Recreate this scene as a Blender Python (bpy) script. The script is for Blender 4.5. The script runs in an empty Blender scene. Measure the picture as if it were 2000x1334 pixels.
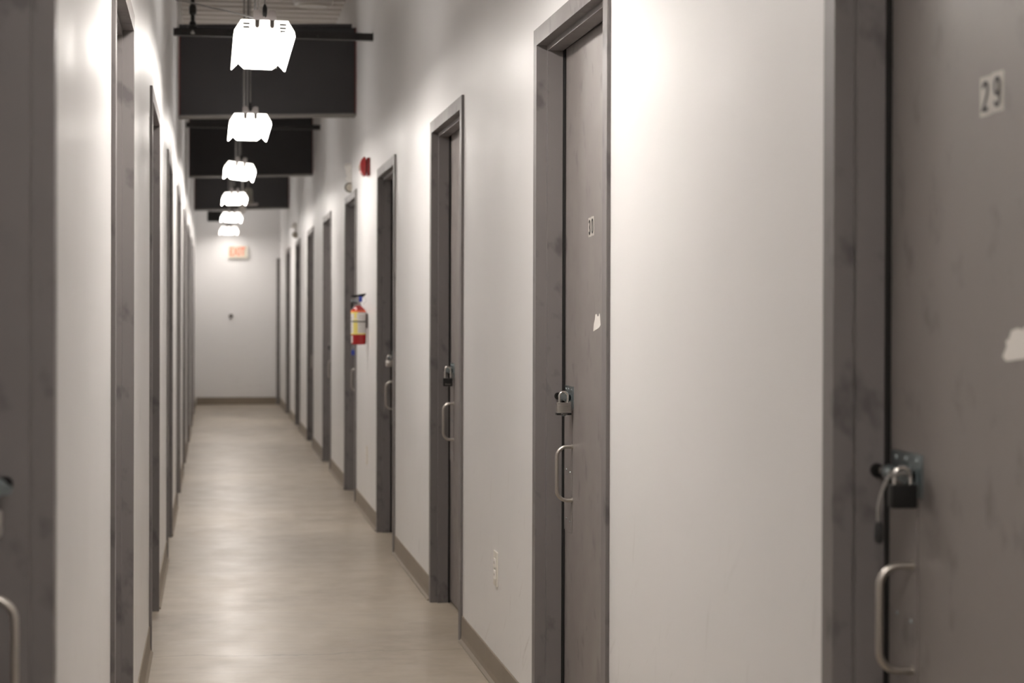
import bpy, bmesh, math, random
from mathutils import Vector, Matrix
random.seed(7)
C = bpy.context.scene.collection
PI = math.pi
# ------------------------------------------------------------------ measurements
FPX = 3557.0                      # focal length in pixels of a 2000 px wide frame
CAM_H = 1.241
FR, FL = 0.9364, -0.2156          # faces of the steel frames, right and left
WR, WL = 0.9464, -0.2256          # faces of the walls
CEIL = 3.50
Y0, Y1 = -4.5, 25.78              # ends of the corridor
PITCH = 2.59
DOOR_W, DOOR_H, CAS = 1.016, 2.085, 0.05
TAU = 0.1649
def W(px, py, zeta):
    """place in the corridor seen at a pixel, for a depth along the view"""
    X = (px-413.6)*zeta/3654.0
    return Vector((X, zeta-TAU*X, CAM_H+(616.6-py)*zeta/3605.0))

# ------------------------------------------------------------------ materials
def new_mat(name):
    m = bpy.data.materials.new(name); m.use_nodes = True
    nt = m.node_tree; b = nt.nodes['Principled BSDF']
    return m, nt, b
def flat(name, col, rough=0.5, metal=0.0, spec=0.5, emis=None, estr=0.0, var=0.0, scale=30, bump=0.0):
    m, nt, b = new_mat(name)
    b.inputs['Base Color'].default_value = (*col, 1)
    b.inputs['Roughness'].default_value = rough
    b.inputs['Metallic'].default_value = metal
    b.inputs['Specular IOR Level'].default_value = spec
    if emis:
        b.inputs['Emission Color'].default_value = (*emis, 1); b.inputs['Emission Strength'].default_value = estr
    if var or bump:
        g = nt.nodes.new('ShaderNodeNewGeometry')
        n = nt.nodes.new('ShaderNodeTexNoise'); n.inputs['Scale'].default_value = scale; n.inputs['Detail'].default_value = 4
        nt.links.new(g.outputs['Position'], n.inputs['Vector'])
        if var:
            mx = nt.nodes.new('ShaderNodeMix'); mx.data_type = 'RGBA'
            mx.inputs['A'].default_value = (*[c*(1-var) for c in col], 1)
            mx.inputs['B'].default_value = (*[min(1, c*(1+var)) for c in col], 1)
            nt.links.new(n.outputs['Fac'], mx.inputs['Factor']); nt.links.new(mx.outputs['Result'], b.inputs['Base Color'])
        if bump:
            bp = nt.nodes.new('ShaderNodeBump'); bp.inputs['Strength'].default_value = bump; bp.inputs['Distance'].default_value = 0.002
            nt.links.new(n.outputs['Fac'], bp.inputs['Height']); nt.links.new(bp.outputs['Normal'], b.inputs['Normal'])
    return m
def mapping(nt, scale=(1,1,1), rot=(0,0,0)):
    g = nt.nodes.new('ShaderNodeNewGeometry')
    r = nt.nodes.new('ShaderNodeVectorRotate'); r.rotation_type = 'EULER_XYZ'; r.inputs['Rotation'].default_value = rot
    v = nt.nodes.new('ShaderNodeVectorMath'); v.operation = 'MULTIPLY'; v.inputs[1].default_value = scale
    nt.links.new(g.outputs['Position'], r.inputs['Vector']); nt.links.new(r.outputs['Vector'], v.inputs[0])
    return g, v.outputs[0]
def noise(nt, vec, scale, detail=4, rough=0.5, dist=0.0):
    n = nt.nodes.new('ShaderNodeTexNoise'); n.inputs['Scale'].default_value = scale
    n.inputs['Detail'].default_value = detail; n.inputs['Roughness'].default_value = rough; n.inputs['Distortion'].default_value = dist
    nt.links.new(vec, n.inputs['Vector']); return n.outputs['Fac']
def ramp(nt, fac, a, b, lo=0.0, hi=1.0):
    r = nt.nodes.new('ShaderNodeMapRange'); r.inputs['From Min'].default_value = a; r.inputs['From Max'].default_value = b
    r.inputs['To Min'].default_value = lo; r.inputs['To Max'].default_value = hi
    nt.links.new(fac, r.inputs['Value']); return r.outputs['Result']
def mul(nt, a, b):
    m = nt.nodes.new('ShaderNodeMath'); m.operation = 'MULTIPLY'; nt.links.new(a, m.inputs[0])
    if isinstance(b, float): m.inputs[1].default_value = b
    else: nt.links.new(b, m.inputs[1])
    return m.outputs[0]
def add(nt, a, b):
    m = nt.nodes.new('ShaderNodeMath'); m.operation = 'ADD'; m.use_clamp = True; nt.links.new(a, m.inputs[0]); nt.links.new(b, m.inputs[1]); return m.outputs[0]
def mixc(nt, fac, a, b):
    mx = nt.nodes.new('ShaderNodeMix'); mx.data_type = 'RGBA'
    for s, v in (('A', a), ('B', b)):
        if isinstance(v, tuple): mx.inputs[s].default_value = (*v, 1)
        else: nt.links.new(v, mx.inputs[s])
    nt.links.new(fac, mx.inputs['Factor']); return mx.outputs['Result']
def bump(nt, b, h, strength, dist):
    bp = nt.nodes.new('ShaderNodeBump'); bp.inputs['Strength'].default_value = strength; bp.inputs['Distance'].default_value = dist
    nt.links.new(h, bp.inputs['Height']); nt.links.new(bp.outputs['Normal'], b.inputs['Normal'])

def wall_mat():
    m, nt, b = new_mat('painted_drywall')
    g, v = mapping(nt)
    base = mixc(nt, noise(nt, v, 1.3, 3), (0.75, 0.74, 0.735), (0.79, 0.785, 0.785))
    # scuffs and hand marks on the lower wall
    _, v2 = mapping(nt, (1, 1.0, 7.0), (math.radians(38), 0, 0))
    s1 = ramp(nt, noise(nt, v2, 3.2, 5, 0.6), 0.62, 0.76)
    _, v3 = mapping(nt, (1, 14, 2.0), (math.radians(-12), 0, 0))
    s2 = ramp(nt, noise(nt, v3, 2.4, 3, 0.5), 0.65, 0.78)
    sx = nt.nodes.new('ShaderNodeSeparateXYZ'); nt.links.new(g.outputs['Position'], sx.inputs[0])
    low = ramp(nt, sx.outputs['Z'], 1.0, 0.25)
    nt.links.new(mixc(nt, mul(nt, mul(nt, add(nt, s1, s2), low), 0.38), base, (0.38, 0.35, 0.32)), b.inputs['Base Color'])
    nt.links.new(ramp(nt, noise(nt, v, 2.5, 3), 0.3, 0.7, 0.34, 0.44), b.inputs['Roughness'])
    b.inputs['Specular IOR Level'].default_value = 0.45
    _, v4 = mapping(nt, (1, 1.0, 0.18))
    bump(nt, b, noise(nt, v4, 3.0, 2), 0.25, 0.012)
    return m
def steel_mat(name, col, dark, amt=0.5, rough=0.42, spots=0.6):
    m, nt, b = new_mat(name)
    g, v = mapping(nt)
    base = mixc(nt, noise(nt, v, 3.0, 4), tuple(c*0.93 for c in col), tuple(c*1.06 for c in col))
    _, v2 = mapping(nt, (7, 7, 4.6), (0.2, 0.3, 0))
    sm = ramp(nt, noise(nt, v2, 2.0, 3, 0.55), spots, spots+0.13)
    _, v3 = mapping(nt, (60, 60, 9.0), (0.1, 0, 0))
    sc = ramp(nt, noise(nt, v3, 1.6, 2, 0.4), 0.76, 0.84)
    nt.links.new(mixc(nt, mul(nt, add(nt, sm, sc), amt), base, dark), b.inputs['Base Color'])
    nt.links.new(ramp(nt, noise(nt, v, 5.0, 3), 0.3, 0.7, rough-0.06, rough+0.08), b.inputs['Roughness'])
    bump(nt, b, noise(nt, v, 9.0, 3), 0.15, 0.003)
    return m
def floor_mat():
    m, nt, b = new_mat('sealed_concrete')
    g, v = mapping(nt)
    c1 = mixc(nt, ramp(nt, noise(nt, v, 1.1, 6, 0.6, 0.4), 0.3, 0.7), (0.245, 0.202, 0.150), (0.42, 0.362, 0.285))
    c2 = mixc(nt, ramp(nt, noise(nt, v, 6.0, 8, 0.65), 0.42, 0.66, 0.0, 0.6), c1, (0.42, 0.37, 0.305))
    _, v2 = mapping(nt, (2.2, 13, 1), (0, 0, 0.15))
    st = ramp(nt, noise(nt, v2, 1.5, 5, 0.6), 0.50, 0.78, 0.0, 0.5)
    c3 = mixc(nt, st, c2, (0.25, 0.21, 0.17))
    # hairline joints that cross the corridor
    sx = nt.nodes.new('ShaderNodeSeparateXYZ'); nt.links.new(g.outputs['Position'], sx.inputs[0])
    wob = ramp(nt, noise(nt, v, 2.5, 5, 0.6), 0.2, 0.8, -0.09, 0.09)
    cr = None
    for yj in (6.72, 9.35, 13.1, 17.6):
        a_ = nt.nodes.new('ShaderNodeMath'); a_.operation = 'ADD'; nt.links.new(sx.outputs['Y'], a_.inputs[0]); nt.links.new(wob, a_.inputs[1])
        b_ = nt.nodes.new('ShaderNodeMath'); b_.operation = 'SUBTRACT'; nt.links.new(a_.outputs[0], b_.inputs[0]); b_.inputs[1].default_value = yj
        d_ = nt.nodes.new('ShaderNodeMath'); d_.operation = 'ABSOLUTE'; nt.links.new(b_.outputs[0], d_.inputs[0])
        e_ = ramp(nt, d_.outputs[0], 0.004, 0.011, 0.55 if yj < 7 else 0.3, 0.0)
        cr = e_ if cr is None else add(nt, cr, e_)
    c4 = mixc(nt, cr, c3, (0.16, 0.13, 0.10))
    nt.links.new(c4, b.inputs['Base Color'])
    nt.links.new(ramp(nt, noise(nt, v, 4.0, 6, 0.6), 0.3, 0.7, 0.285, 0.42), b.inputs['Roughness'])
    bump(nt, b, noise(nt, v, 5.0, 5), 0.12, 0.006)
    return m

M = dict(
    wall=wall_mat(), floor=floor_mat(),
    frame=steel_mat('grey_painted_frame', (0.172, 0.158, 0.155), (0.055, 0.050, 0.052), 0.60, spots=0.57),
    leaf=steel_mat('grey_painted_door', (0.225, 0.203, 0.194), (0.09, 0.08, 0.08), 0.5, 0.40, spots=0.585),
    base=flat('taupe_vinyl_base', (0.235, 0.195, 0.150), 0.5, var=0.12, scale=8),
    deck=flat('galvanised_deck', (0.60, 0.57, 0.54), 0.42, 0.25, var=0.10, scale=3),
    black=flat('black_beam_paint', (0.020, 0.018, 0.019), 0.55, var=0.25, scale=4),
    red_ox=flat('red_oxide_primer', (0.11, 0.014, 0.014), 0.6),
    flange=flat('dusty_flange', (0.16, 0.15, 0.14), 0.6, var=0.2, scale=10),
    chan=flat('black_strut', (0.022, 0.020, 0.019), 0.38, 0.4, var=0.4, scale=18),
    nut=flat('zinc_nut', (0.45, 0.44, 0.42), 0.35, 0.9),
    housing=flat('glowing_housing', (0.80, 0.79, 0.77), 0.35, emis=(1.0, 0.96, 0.92), estr=3.2),  # glow added to the sheet housing to brighten deck and upper walls
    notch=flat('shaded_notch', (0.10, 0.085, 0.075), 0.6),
    lens=flat('lit_lens', (0.9, 0.9, 0.9), 0.4, emis=(1.0, 0.935, 0.872), estr=25.0),
    lens_near=flat('lit_lens_strong', (0.9, 0.9, 0.9), 0.4, emis=(1.0, 0.935, 0.872), estr=36.0),
    lens_mid=flat('lit_lens_medium', (0.9, 0.9, 0.9), 0.4, emis=(1.0, 0.935, 0.872), estr=22.0),
    lens_dim=flat('lit_lens_dim', (0.9, 0.9, 0.9), 0.4, emis=(1.0, 0.935, 0.872), estr=11.0),
    cap=flat('lit_end_lens', (0.9, 0.9, 0.9), 0.4, emis=(1.0, 0.95, 0.88), estr=2.6),
    slot=flat('louvre_slot', (0.05, 0.05, 0.045), 0.6),
    bracket=flat('grey_bracket', (0.36, 0.33, 0.32), 0.4, 0.5),
    cord=flat('grey_cord', (0.20, 0.19, 0.18), 0.5),
    dark=flat('black_plastic', (0.010, 0.0095, 0.009), 0.55, spec=0.3),
    rubber=flat('black_rubber', (0.02, 0.02, 0.02), 0.65),
    handle=flat('satin_nickel', (0.50, 0.47, 0.43), 0.36, 1.0),
    zinc=flat('zinc_plate', (0.27, 0.31, 0.32), 0.36, 0.9, var=0.2, scale=60),
    chrome=flat('chrome', (0.72, 0.70, 0.67), 0.18, 1.0),
    lam=flat('laminated_steel', (0.55, 0.52, 0.49), 0.32, 1.0, var=0.15, scale=80),
    blue=flat('blue_plastic', (0.02, 0.05, 0.36), 0.35),
    white=flat('white_plastic', (0.90, 0.88, 0.85), 0.35),
    ivory=flat('ivory_plastic', (0.72, 0.69, 0.62), 0.4),
    paper=flat('paper', (0.76, 0.73, 0.69), 0.7),
    tile=flat('sticker_tile', (0.50, 0.475, 0.44), 0.5),
    ink=flat('black_ink', (0.018, 0.016, 0.016), 0.5),
    red=flat('red_enamel', (0.36, 0.010, 0.012), 0.25, spec=0.6),
    dred=flat('dark_red_plastic', (0.20, 0.008, 0.008), 0.35),
    orange=flat('orange_band', (0.75, 0.12, 0.03), 0.4),
    yellow=flat('yellow_print', (0.78, 0.66, 0.18), 0.5),
    lbl=flat('label_film', (0.70, 0.68, 0.66), 0.45),
    exitface=flat('exit_face', (0.62, 0.55, 0.44), 0.4, emis=(1.0, 0.80, 0.58), estr=0.05),
    exitred=flat('exit_letters', (0.45, 0.04, 0.01), 0.5, emis=(1.0, 0.15, 0.05), estr=0.55),
    glass=flat('lamp_glass', (0.55, 0.50, 0.42), 0.12, spec=0.8),
    gasket=flat('dark_reflector_ring', (0.16, 0.14, 0.11), 0.4),
    seam=flat('black_gap_shade', (0.008, 0.007, 0.006), 0.8),  # black that stands in for the shade in the door gaps
)

# ------------------------------------------------------------------ mesh helpers
def bm_new(): return bmesh.new()
def box(bm, x0, x1, y0, y1, z0, z1, bev=0.0):
    x0, x1 = sorted((x0, x1)); y0, y1 = sorted((y0, y1)); z0, z1 = sorted((z0, z1))
    t = bmesh.new()
    vs = [t.verts.new(p) for p in ((x0,y0,z0),(x1,y0,z0),(x1,y1,z0),(x0,y1,z0),(x0,y0,z1),(x1,y0,z1),(x1,y1,z1),(x0,y1,z1))]
    for f in ((0,3,2,1),(4,5,6,7),(0,1,5,4),(1,2,6,5),(2,3,7,6),(3,0,4,7)): t.faces.new([vs[i] for i in f])
    if bev: bmesh.ops.bevel(t, geom=t.edges[:], offset=bev, segments=2, profile=0.6, affect='EDGES')
    merge(bm, t)
def merge(bm, t):
    me = bpy.data.meshes.new('t'); t.to_mesh(me); t.free(); bm.from_mesh(me); bpy.data.meshes.remove(me)
def prism(bm, pts, a, b, axis='Y', cap=True):
    """outline extruded from a to b along an axis; pts are the two other coordinates in order"""
    def P(p, t):
        return {'Y': (p[0], t, p[1]), 'X': (t, p[0], p[1]), 'Z': (p[0], p[1], t)}[axis]
    A = [bm.verts.new(P(p, a)) for p in pts]; B = [bm.verts.new(P(p, b)) for p in pts]
    n = len(pts); fs = []
    for i in range(n): fs.append(bm.faces.new((A[i], A[(i+1)%n], B[(i+1)%n], B[i])))
    if cap: fs += [bm.faces.new(A[::-1]), bm.faces.new(B)]
    bmesh.ops.recalc_face_normals(bm, faces=fs)
def lathe(bm, prof, origin, axis=(0,0,1), seg=32):
    """(radius, distance) profile turned round an axis"""
    q = Vector((0,0,1)).rotation_difference(Vector(axis).normalized()); o = Vector(origin)
    rings = []; fs = []
    for r, h in prof:
        if r < 1e-6: rings.append([bm.verts.new(o+q@Vector((0,0,h)))])
        else: rings.append([bm.verts.new(o+q@Vector((r*math.cos(2*PI*i/seg), r*math.sin(2*PI*i/seg), h))) for i in range(seg)])
    for a, b in zip(rings, rings[1:]):
        for i in range(seg):
            j = (i+1) % seg
            if len(a) == 1 and len(b) == 1: continue
            if len(a) == 1: fs.append(bm.faces.new((a[0], b[i], b[j])))
            elif len(b) == 1: fs.append(bm.faces.new((a[j], a[i], b[0])))
            else: fs.append(bm.faces.new((a[i], a[j], b[j], b[i])))
    bmesh.ops.recalc_face_normals(bm, faces=fs)
def cyl(bm, p, q, r, seg=20):
    p, q = Vector(p), Vector(q); d = q-p
    lathe(bm, [(0,0),(r,0),(r,d.length),(0,d.length)], p, d, seg)
def tube(bm, pts, r, seg=12):
    pts = [Vector(p) for p in pts]; rings = []; up = None
    for i, p in enumerate(pts):
        t = (pts[min(i+1, len(pts)-1)]-pts[max(i-1, 0)]).normalized()
        if up is None:
            up = Vector((0,0,1)) if abs(t.z) < 0.9 else Vector((1,0,0))
        up = (up-t*up.dot(t)).normalized(); s = t.cross(up)
        rings.append([bm.verts.new(p+r*(math.cos(2*PI*k/seg)*up+math.sin(2*PI*k/seg)*s)) for k in range(seg)])
    fs = []
    for a, b in zip(rings, rings[1:]):
        for k in range(seg): fs.append(bm.faces.new((a[k], a[(k+1)%seg], b[(k+1)%seg], b[k])))
    fs += [bm.faces.new(rings[0][::-1]), bm.faces.new(rings[-1])]
    bmesh.ops.recalc_face_normals(bm, faces=fs)
def arc(c, r, a0, a1, u, v, n=8):
    c, u, v = Vector(c), Vector(u), Vector(v)
    return [c+r*(math.cos(a)*u+math.sin(a)*v) for a in [a0+(a1-a0)*i/n for i in range(n+1)]]
def obj(name, bm, mat, parent=None, smooth=False, mats=None):
    me = bpy.data.meshes.new(name); bm.to_mesh(me); bm.free()
    for m in (mats or [mat]): me.materials.append(m)
    if smooth:
        for p in me.polygons: p.use_smooth = True
        try: me.set_sharp_from_angle(angle=math.radians(38))
        except Exception: pass
    o = bpy.data.objects.new(name, me); C.objects.link(o)
    if parent:
        o.parent = parent
        top = parent
        while top.parent: top = top.parent
        # geometry is authored in corridor coordinates; express it round the parent's origin
        inv = world_of(parent).inverted()
        me.transform(inv)
    return o
def world_of(o):
    m = Matrix.LocRotScale(o.location, o.rotation_euler, o.scale)
    return (world_of(o.parent) @ m) if o.parent else m
def tag(o, label=None, cat=None, group=None, kind=None):
    if label: o['label'] = label
    if cat: o['category'] = cat
    if group: o['group'] = group
    if kind: o['kind'] = kind
    return o
def thing(name, loc, label, cat, group=None, kind=None):
    o = bpy.data.objects.new(name, None); C.objects.link(o); o.location = loc; o.empty_display_size = 0.1
    return tag(o, label, cat, group, kind)
def text_bm(s, size, bold=0.0, sx=1.0):
    cu = bpy.data.curves.new('t', 'FONT'); cu.body = s; cu.size = size; cu.offset = bold; cu.extrude = 0.0004
    cu.align_x = 'CENTER'; cu.align_y = 'CENTER'
    o = bpy.data.objects.new('t', cu); C.objects.link(o)
    dg = bpy.context.evaluated_depsgraph_get(); me = bpy.data.meshes.new_from_object(o.evaluated_get(dg))
    bm = bmesh.new(); bm.from_mesh(me); bpy.data.meshes.remove(me)
    bpy.data.objects.remove(o); bpy.data.curves.remove(cu)
    bmesh.ops.scale(bm, vec=(sx, 1, 1), verts=bm.verts)
    return bm

def stroke(bm, pts, w, t, closed=False):
    """flat pen stroke of width w in the x-y plane, thickness t"""
    pts = [Vector((*p, 0)) for p in pts]; n = len(pts); L = []; R_ = []
    for i, p in enumerate(pts):
        a = pts[i-1] if (i or closed) else p; b = pts[(i+1) % n] if (i < n-1 or closed) else p
        d1 = (p-a).normalized() if (p-a).length else (b-p).normalized(); d2 = (b-p).normalized() if (b-p).length else d1
        d = (d1+d2).normalized(); nn = Vector((-d.y, d.x, 0)); k = w/2/max(0.5, nn.dot(Vector((-d1.y, d1.x, 0))))
        L.append(p+nn*k); R_.append(p-nn*k)
    def v(p, z): return bm.verts.new((p.x, p.y, z))
    a = [(v(l, 0), v(q, 0), v(l, t), v(q, t)) for l, q in zip(L, R_)]
    fs = []
    for i in range(n if closed else n-1):
        p, q = a[i], a[(i+1) % n]
        fs += [bm.faces.new((p[0], q[0], q[1], p[1])), bm.faces.new((p[2], p[3], q[3], q[2])), bm.faces.new((p[0], p[2], q[2], q[0])), bm.faces.new((p[1], q[1], q[3], p[3]))]
    if not closed: fs += [bm.faces.new((a[0][0], a[0][1], a[0][3], a[0][2])), bm.faces.new((a[-1][0], a[-1][2], a[-1][3], a[-1][1]))]
    bmesh.ops.recalc_face_normals(bm, faces=fs)
def digit_bm(ch, h=0.041, w=0.0215, pen=0.0060):
    """condensed sticker numeral centred on the origin"""
    bm = bmesh.new(); H, B = h/2-pen/2, w/2-pen/2
    def ell(cx, cy, rx, ry, a0, a1, n=14):
        return [(cx+rx*math.cos(math.radians(a0+(a1-a0)*i/n)), cy+ry*math.sin(math.radians(a0+(a1-a0)*i/n))) for i in range(n+1)]
    if ch == '0':
        stroke(bm, ell(0, H-B, B, B, 0, 180)+ell(0, -H+B, B, B, 180, 360), pen, 0.0004, True)
    elif ch == '2':
        stroke(bm, ell(0, H-B, B, B, 170, -20)+[(B*0.75, H-2.1*B), (-B, -H), (B*1.1, -H)], pen, 0.0004)
    elif ch == '3':
        stroke(bm, ell(0, H-B, B, B, 165, -40)+[(B*0.55, H*0.12), (-B*0.25, 0.0)], pen, 0.0004)
        stroke(bm, [(-B*0.25, 0.0), (B*0.55, -H*0.12)]+ell(0, -H+B, B, B, 40, -165), pen, 0.0004)
    elif ch == '9':
        stroke(bm, ell(0, H-B, B, B, 0, 180)+ell(0, H*0.12+B*0.3, B, B*0.9, 180, 360), pen, 0.0004, True)
        stroke(bm, [(B, H-B), (B, -H+B)]+ell(0, -H+B, B, B, 0, -165), pen, 0.0004)
    return bm

# ------------------------------------------------------------------ shell
n_far = 7
R_FAR = [5.303+PITCH*n for n in range(-1, n_far+1)]      # outer far edge of every frame, right wall
L_FAR = [5.236+PITCH*n for n in range(-1, n_far+1)]
bm = bm_new(); box(bm, WL-0.6, WR+0.6, Y0-0.2, Y1+0.3, -0.12, 0.0)
tag(obj('floor', bm, M['floor']), 'sealed beige grey concrete floor of the corridor', 'floor', kind='structure')
def wall_with_openings(name, x, s, fars, label):
    bm = bm_new(); xo = x+s*0.14; y = Y0
    for f in fars:
        a, b = f-DOOR_W+0.012, f-0.012
        box(bm, x, xo, y, a, 0.0, CEIL+0.1); box(bm, x, xo, a, b, DOOR_H-0.012, CEIL+0.1); y = b
    box(bm, x, xo, y, Y1+0.12, 0.0, CEIL+0.1)
    tag(obj(name, bm, M['wall']), label, 'wall', kind='structure')
wall_with_openings('wall_right', WR, 1, R_FAR, 'long white drywall on the right with the row of grey doors')
wall_with_openings('wall_left', WL, -1, L_FAR, 'long white drywall on the left with grey door frames')
bm = bm_new(); box(bm, WL, WR, Y1, Y1+0.12, 0, CEIL+0.1)
tag(obj('wall_back', bm, M['wall']), 'white end wall of the corridor behind the exit sign', 'wall', kind='structure')
bm = bm_new(); box(bm, WL, WR, Y0-0.12, Y0, 0, CEIL+0.1)
tag(obj('wall_front', bm, M['wall']), 'white wall at the near end of the corridor, behind the viewer', 'wall', kind='structure')
# corrugated deck: ribs run across the corridor
bm = bm_new(); p = []; y = Y0; up = CEIL+0.038
while y < Y1:
    p += [(y, CEIL), (y+0.085, CEIL), (y+0.105, up), (y+0.185, up)]; y += 0.205
p += [(y, CEIL)]
A = [bm.verts.new((WL, a, z)) for a, z in p]; B = [bm.verts.new((WR, a, z)) for a, z in p]
for i in range(len(p)-1): bm.faces.new((A[i], B[i], B[i+1], A[i+1]))
box(bm, WL, WR, Y0, Y1, CEIL+0.042, CEIL+0.09)
tag(obj('ceiling', bm, M['deck']), 'corrugated metal roof deck above the corridor', 'ceiling', kind='structure')
# cove base between the frames
def baseboard(name, x, s, fars, label):
    bm = bm_new(); y = Y0
    def seg(a, b):
        q = [(x, 0.0), (x-s*0.016, 0.0), (x-s*0.016, 0.004), (x-s*0.007, 0.013), (x-s*0.0045, 0.03), (x-s*0.004, 0.098), (x-s*0.001, 0.101), (x, 0.101)]
        prism(bm, q, a, b, 'Y')
    for f in fars:
        seg(y, f-DOOR_W-0.001); y = f+0.001
    seg(y, Y1-0.002)
    tag(obj(name, bm, M['base']), label, 'baseboard', kind='structure')
baseboard('baseboard_right', WR, 1, R_FAR, 'taupe vinyl cove base along the right wall')
baseboard('baseboard_left', WL, -1, L_FAR, 'taupe vinyl cove base along the left wall')
bm = bm_new(); box(bm, WL+0.017, WR-0.05, Y1-0.006, Y1, 0, 0.101, 0.001)
tag(obj('baseboard_back', bm, M['base']), 'taupe vinyl base across the foot of the end wall', 'baseboard', kind='structure')
bm = bm_new(); box(bm, 0.898, WR-0.001, Y1-0.035, Y1-0.001, 0, 2.05, 0.003)
tag(obj('trim_1', bm, M['frame']), 'narrow dark grey jamb at the right edge of the end wall', 'trim', kind='structure')

# ------------------------------------------------------------------ doors
LEAF_D = 0.0850
def door(idx, s, yf, label, number=None, torn=None, group=None, pull=True, dyh=0.182, reach=0.046, dzh=0.0):
    face = FR if s > 0 else FL
    wallx = WR if s > 0 else WL
    X = lambda d: face+s*d
    yn = yf-DOOR_W
    t = thing('door_%d' % idx, (X(0.04), (yf+yn)/2, 0), label, 'door', group, 'structure')
    bm = bm_new()
    # hollow metal frame swept round the opening with mitred corners: face, return, stop, rabbet
    q = [(0.0,0.001), (0.0,CAS), (0.031,CAS), (0.031,CAS+0.016), (0.076,CAS+0.016), (0.076,CAS-0.004), (0.126,CAS-0.004), (0.126,0.0125), (0.012,0.0125), (0.012,0.0), (0.001,0.0)]
    rings = [[bm.verts.new((X(d), yf-w, 0.0)) for d, w in q], [bm.verts.new((X(d), yf-w, DOOR_H-w)) for d, w in q],
             [bm.verts.new((X(d), yn+w, DOOR_H-w)) for d, w in q], [bm.verts.new((X(d), yn+w, 0.0)) for d, w in q]]
    for ra, rb in zip(rings, rings[1:]):
        for k in range(len(q)): bm.faces.new((ra[k], ra[(k+1)%len(q)], rb[(k+1)%len(q)], rb[k]))
    bm.faces.new(rings[0][::-1]); bm.faces.new(rings[-1])
    bmesh.ops.recalc_face_normals(bm, faces=bm.faces[:])
    # fold the steel edge softly
    obj('frame', bm, M['frame'], t)
    bm = bm_new(); box(bm, X(LEAF_D), X(0.126), yn+CAS+0.001, yf-CAS-0.001, 0.012, DOOR_H-CAS-0.002, 0.0015)
    leaf = obj('leaf', bm, M['leaf'], t)
    bm = bm_new()                 # black strips added as painted shade in the gap between stop and leaf
    box(bm, X(0.0775), X(0.0842), yf-CAS-0.022, yf-CAS+0.003, 0.0, DOOR_H-CAS)
    box(bm, X(0.0775), X(0.0842), yn+CAS-0.003, yn+CAS+0.012, 0.0, DOOR_H-CAS)
    box(bm, X(0.0775), X(0.0842), yn+CAS-0.003, yf-CAS+0.003, DOOR_H-CAS-0.012, DOOR_H-CAS+0.003)
    obj('door_gap_shade', bm, M['seam'], t)
    # latch guard with its rivets
    bm = bm_new(); box(bm, X(LEAF_D-0.0025), X(LEAF_D), yf-0.182, yf-0.069, 0.62, 0.972, 0.0008)
    lg = obj('latch_guard', bm, M['leaf'], t)
    for z in (0.655, 0.797):
        for dy in (0.160, 0.106):
            bm = bm_new(); lathe(bm, [(0.0036,0),(0.003,0.0014),(0.0015,0.0022),(0,0.0024)], (X(LEAF_D-0.0025), yf-dy, z-(0.004 if dy > 0.15 else 0)), (-s,0,0), 12)
            obj('rivet', bm, M['zinc'], lg, True)
    # pull handle
    yh = yf-dyh; x0, x1 = X(LEAF_D), X(LEAF_D-reach); r = 0.030; zt, zb = 0.869+dzh, 0.715+dzh
    pts = [(x0, yh, zt), (x1+s*r, yh, zt)]
    pts += arc((x1+s*r, yh, zt-r), r, PI/2, PI, (s,0,0), (0,0,1))
    pts += arc((x1+s*r, yh, zb+r), r, PI, 1.5*PI, (s,0,0), (0,0,1))
    pts += [(x0, yh, zb)]
    if pull:
        bm = bm_new(); tube(bm, pts, 0.0055, 14)
        for z in (zt, zb): cyl(bm, (x0-s*0.004, yh, z), (x0, yh, z), 0.0075, 16)
        obj('handle', bm, M['handle'], t, True)
    # slide bolt
    sb = bm_new(); box(sb, X(LEAF_D-0.003), X(LEAF_D), yf-0.198, yf-0.080, 1.016, 1.041, 0.0006)
    box(sb, X(LEAF_D-0.003), X(LEAF_D), yf-0.198, yf-0.160, 0.978, 1.018, 0.0006)
    for dy in (0.10, 0.138, 0.18):
        lathe(sb, [(0.004,0),(0.003,0.0018),(0,0.0024)], (X(LEAF_D-0.003), yf-dy, 1.0315), (-s,0,0), 12)
    bo = obj('slide_bolt_plate', sb, M['zinc'], t, True)
    bm = bm_new(); cyl(bm, (X(0.066), yf-0.172, 1.009), (X(0.066), yf-0.067, 1.009), 0.0062, 18)
    obj('bolt_rod', bm, M['chrome'], bo, True)
    bm = bm_new()
    for a in (0.178, 0.112):      # two guide rings round the rod
        lathe(bm, [(0.0068,-0.006),(0.0118,-0.006),(0.0118,0.006),(0.0068,0.006),(0.0068,-0.006)], (X(0.068), yf-a, 1.009), (0,1,0), 20)
        box(bm, X(0.074), X(LEAF_D-0.001), yf-a-0.006, yf-a+0.006, 0.999, 1.019)
    obj('bolt_guide', bm, M['zinc'], bo, True)
    bm = bm_new()                 # lug that the padlock goes through
    prism(bm, [(X(0.070), 1.004), (X(0.045), 1.006), (X(0.041), 1.012), (X(0.045), 1.019), (X(0.070), 1.018)], yf-0.1905, yf-0.1870, 'Y')
    obj('bolt_lug', bm, M['zinc'], bo)
    bm = bm_new(); lathe(bm, [(0.0066,0),(0.0105,0),(0.0105,0.004),(0.0066,0.004)], (X(0.0635), yf-0.0665, 1.009), (0,-1,0), 20)
    cyl(bm, (X(0.0635), yf-0.066, 1.009), (X(0.0635), yf-0.067, 1.009), 0.0085)
    obj('bolt_socket', bm, M['dark'], t, True)
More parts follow.
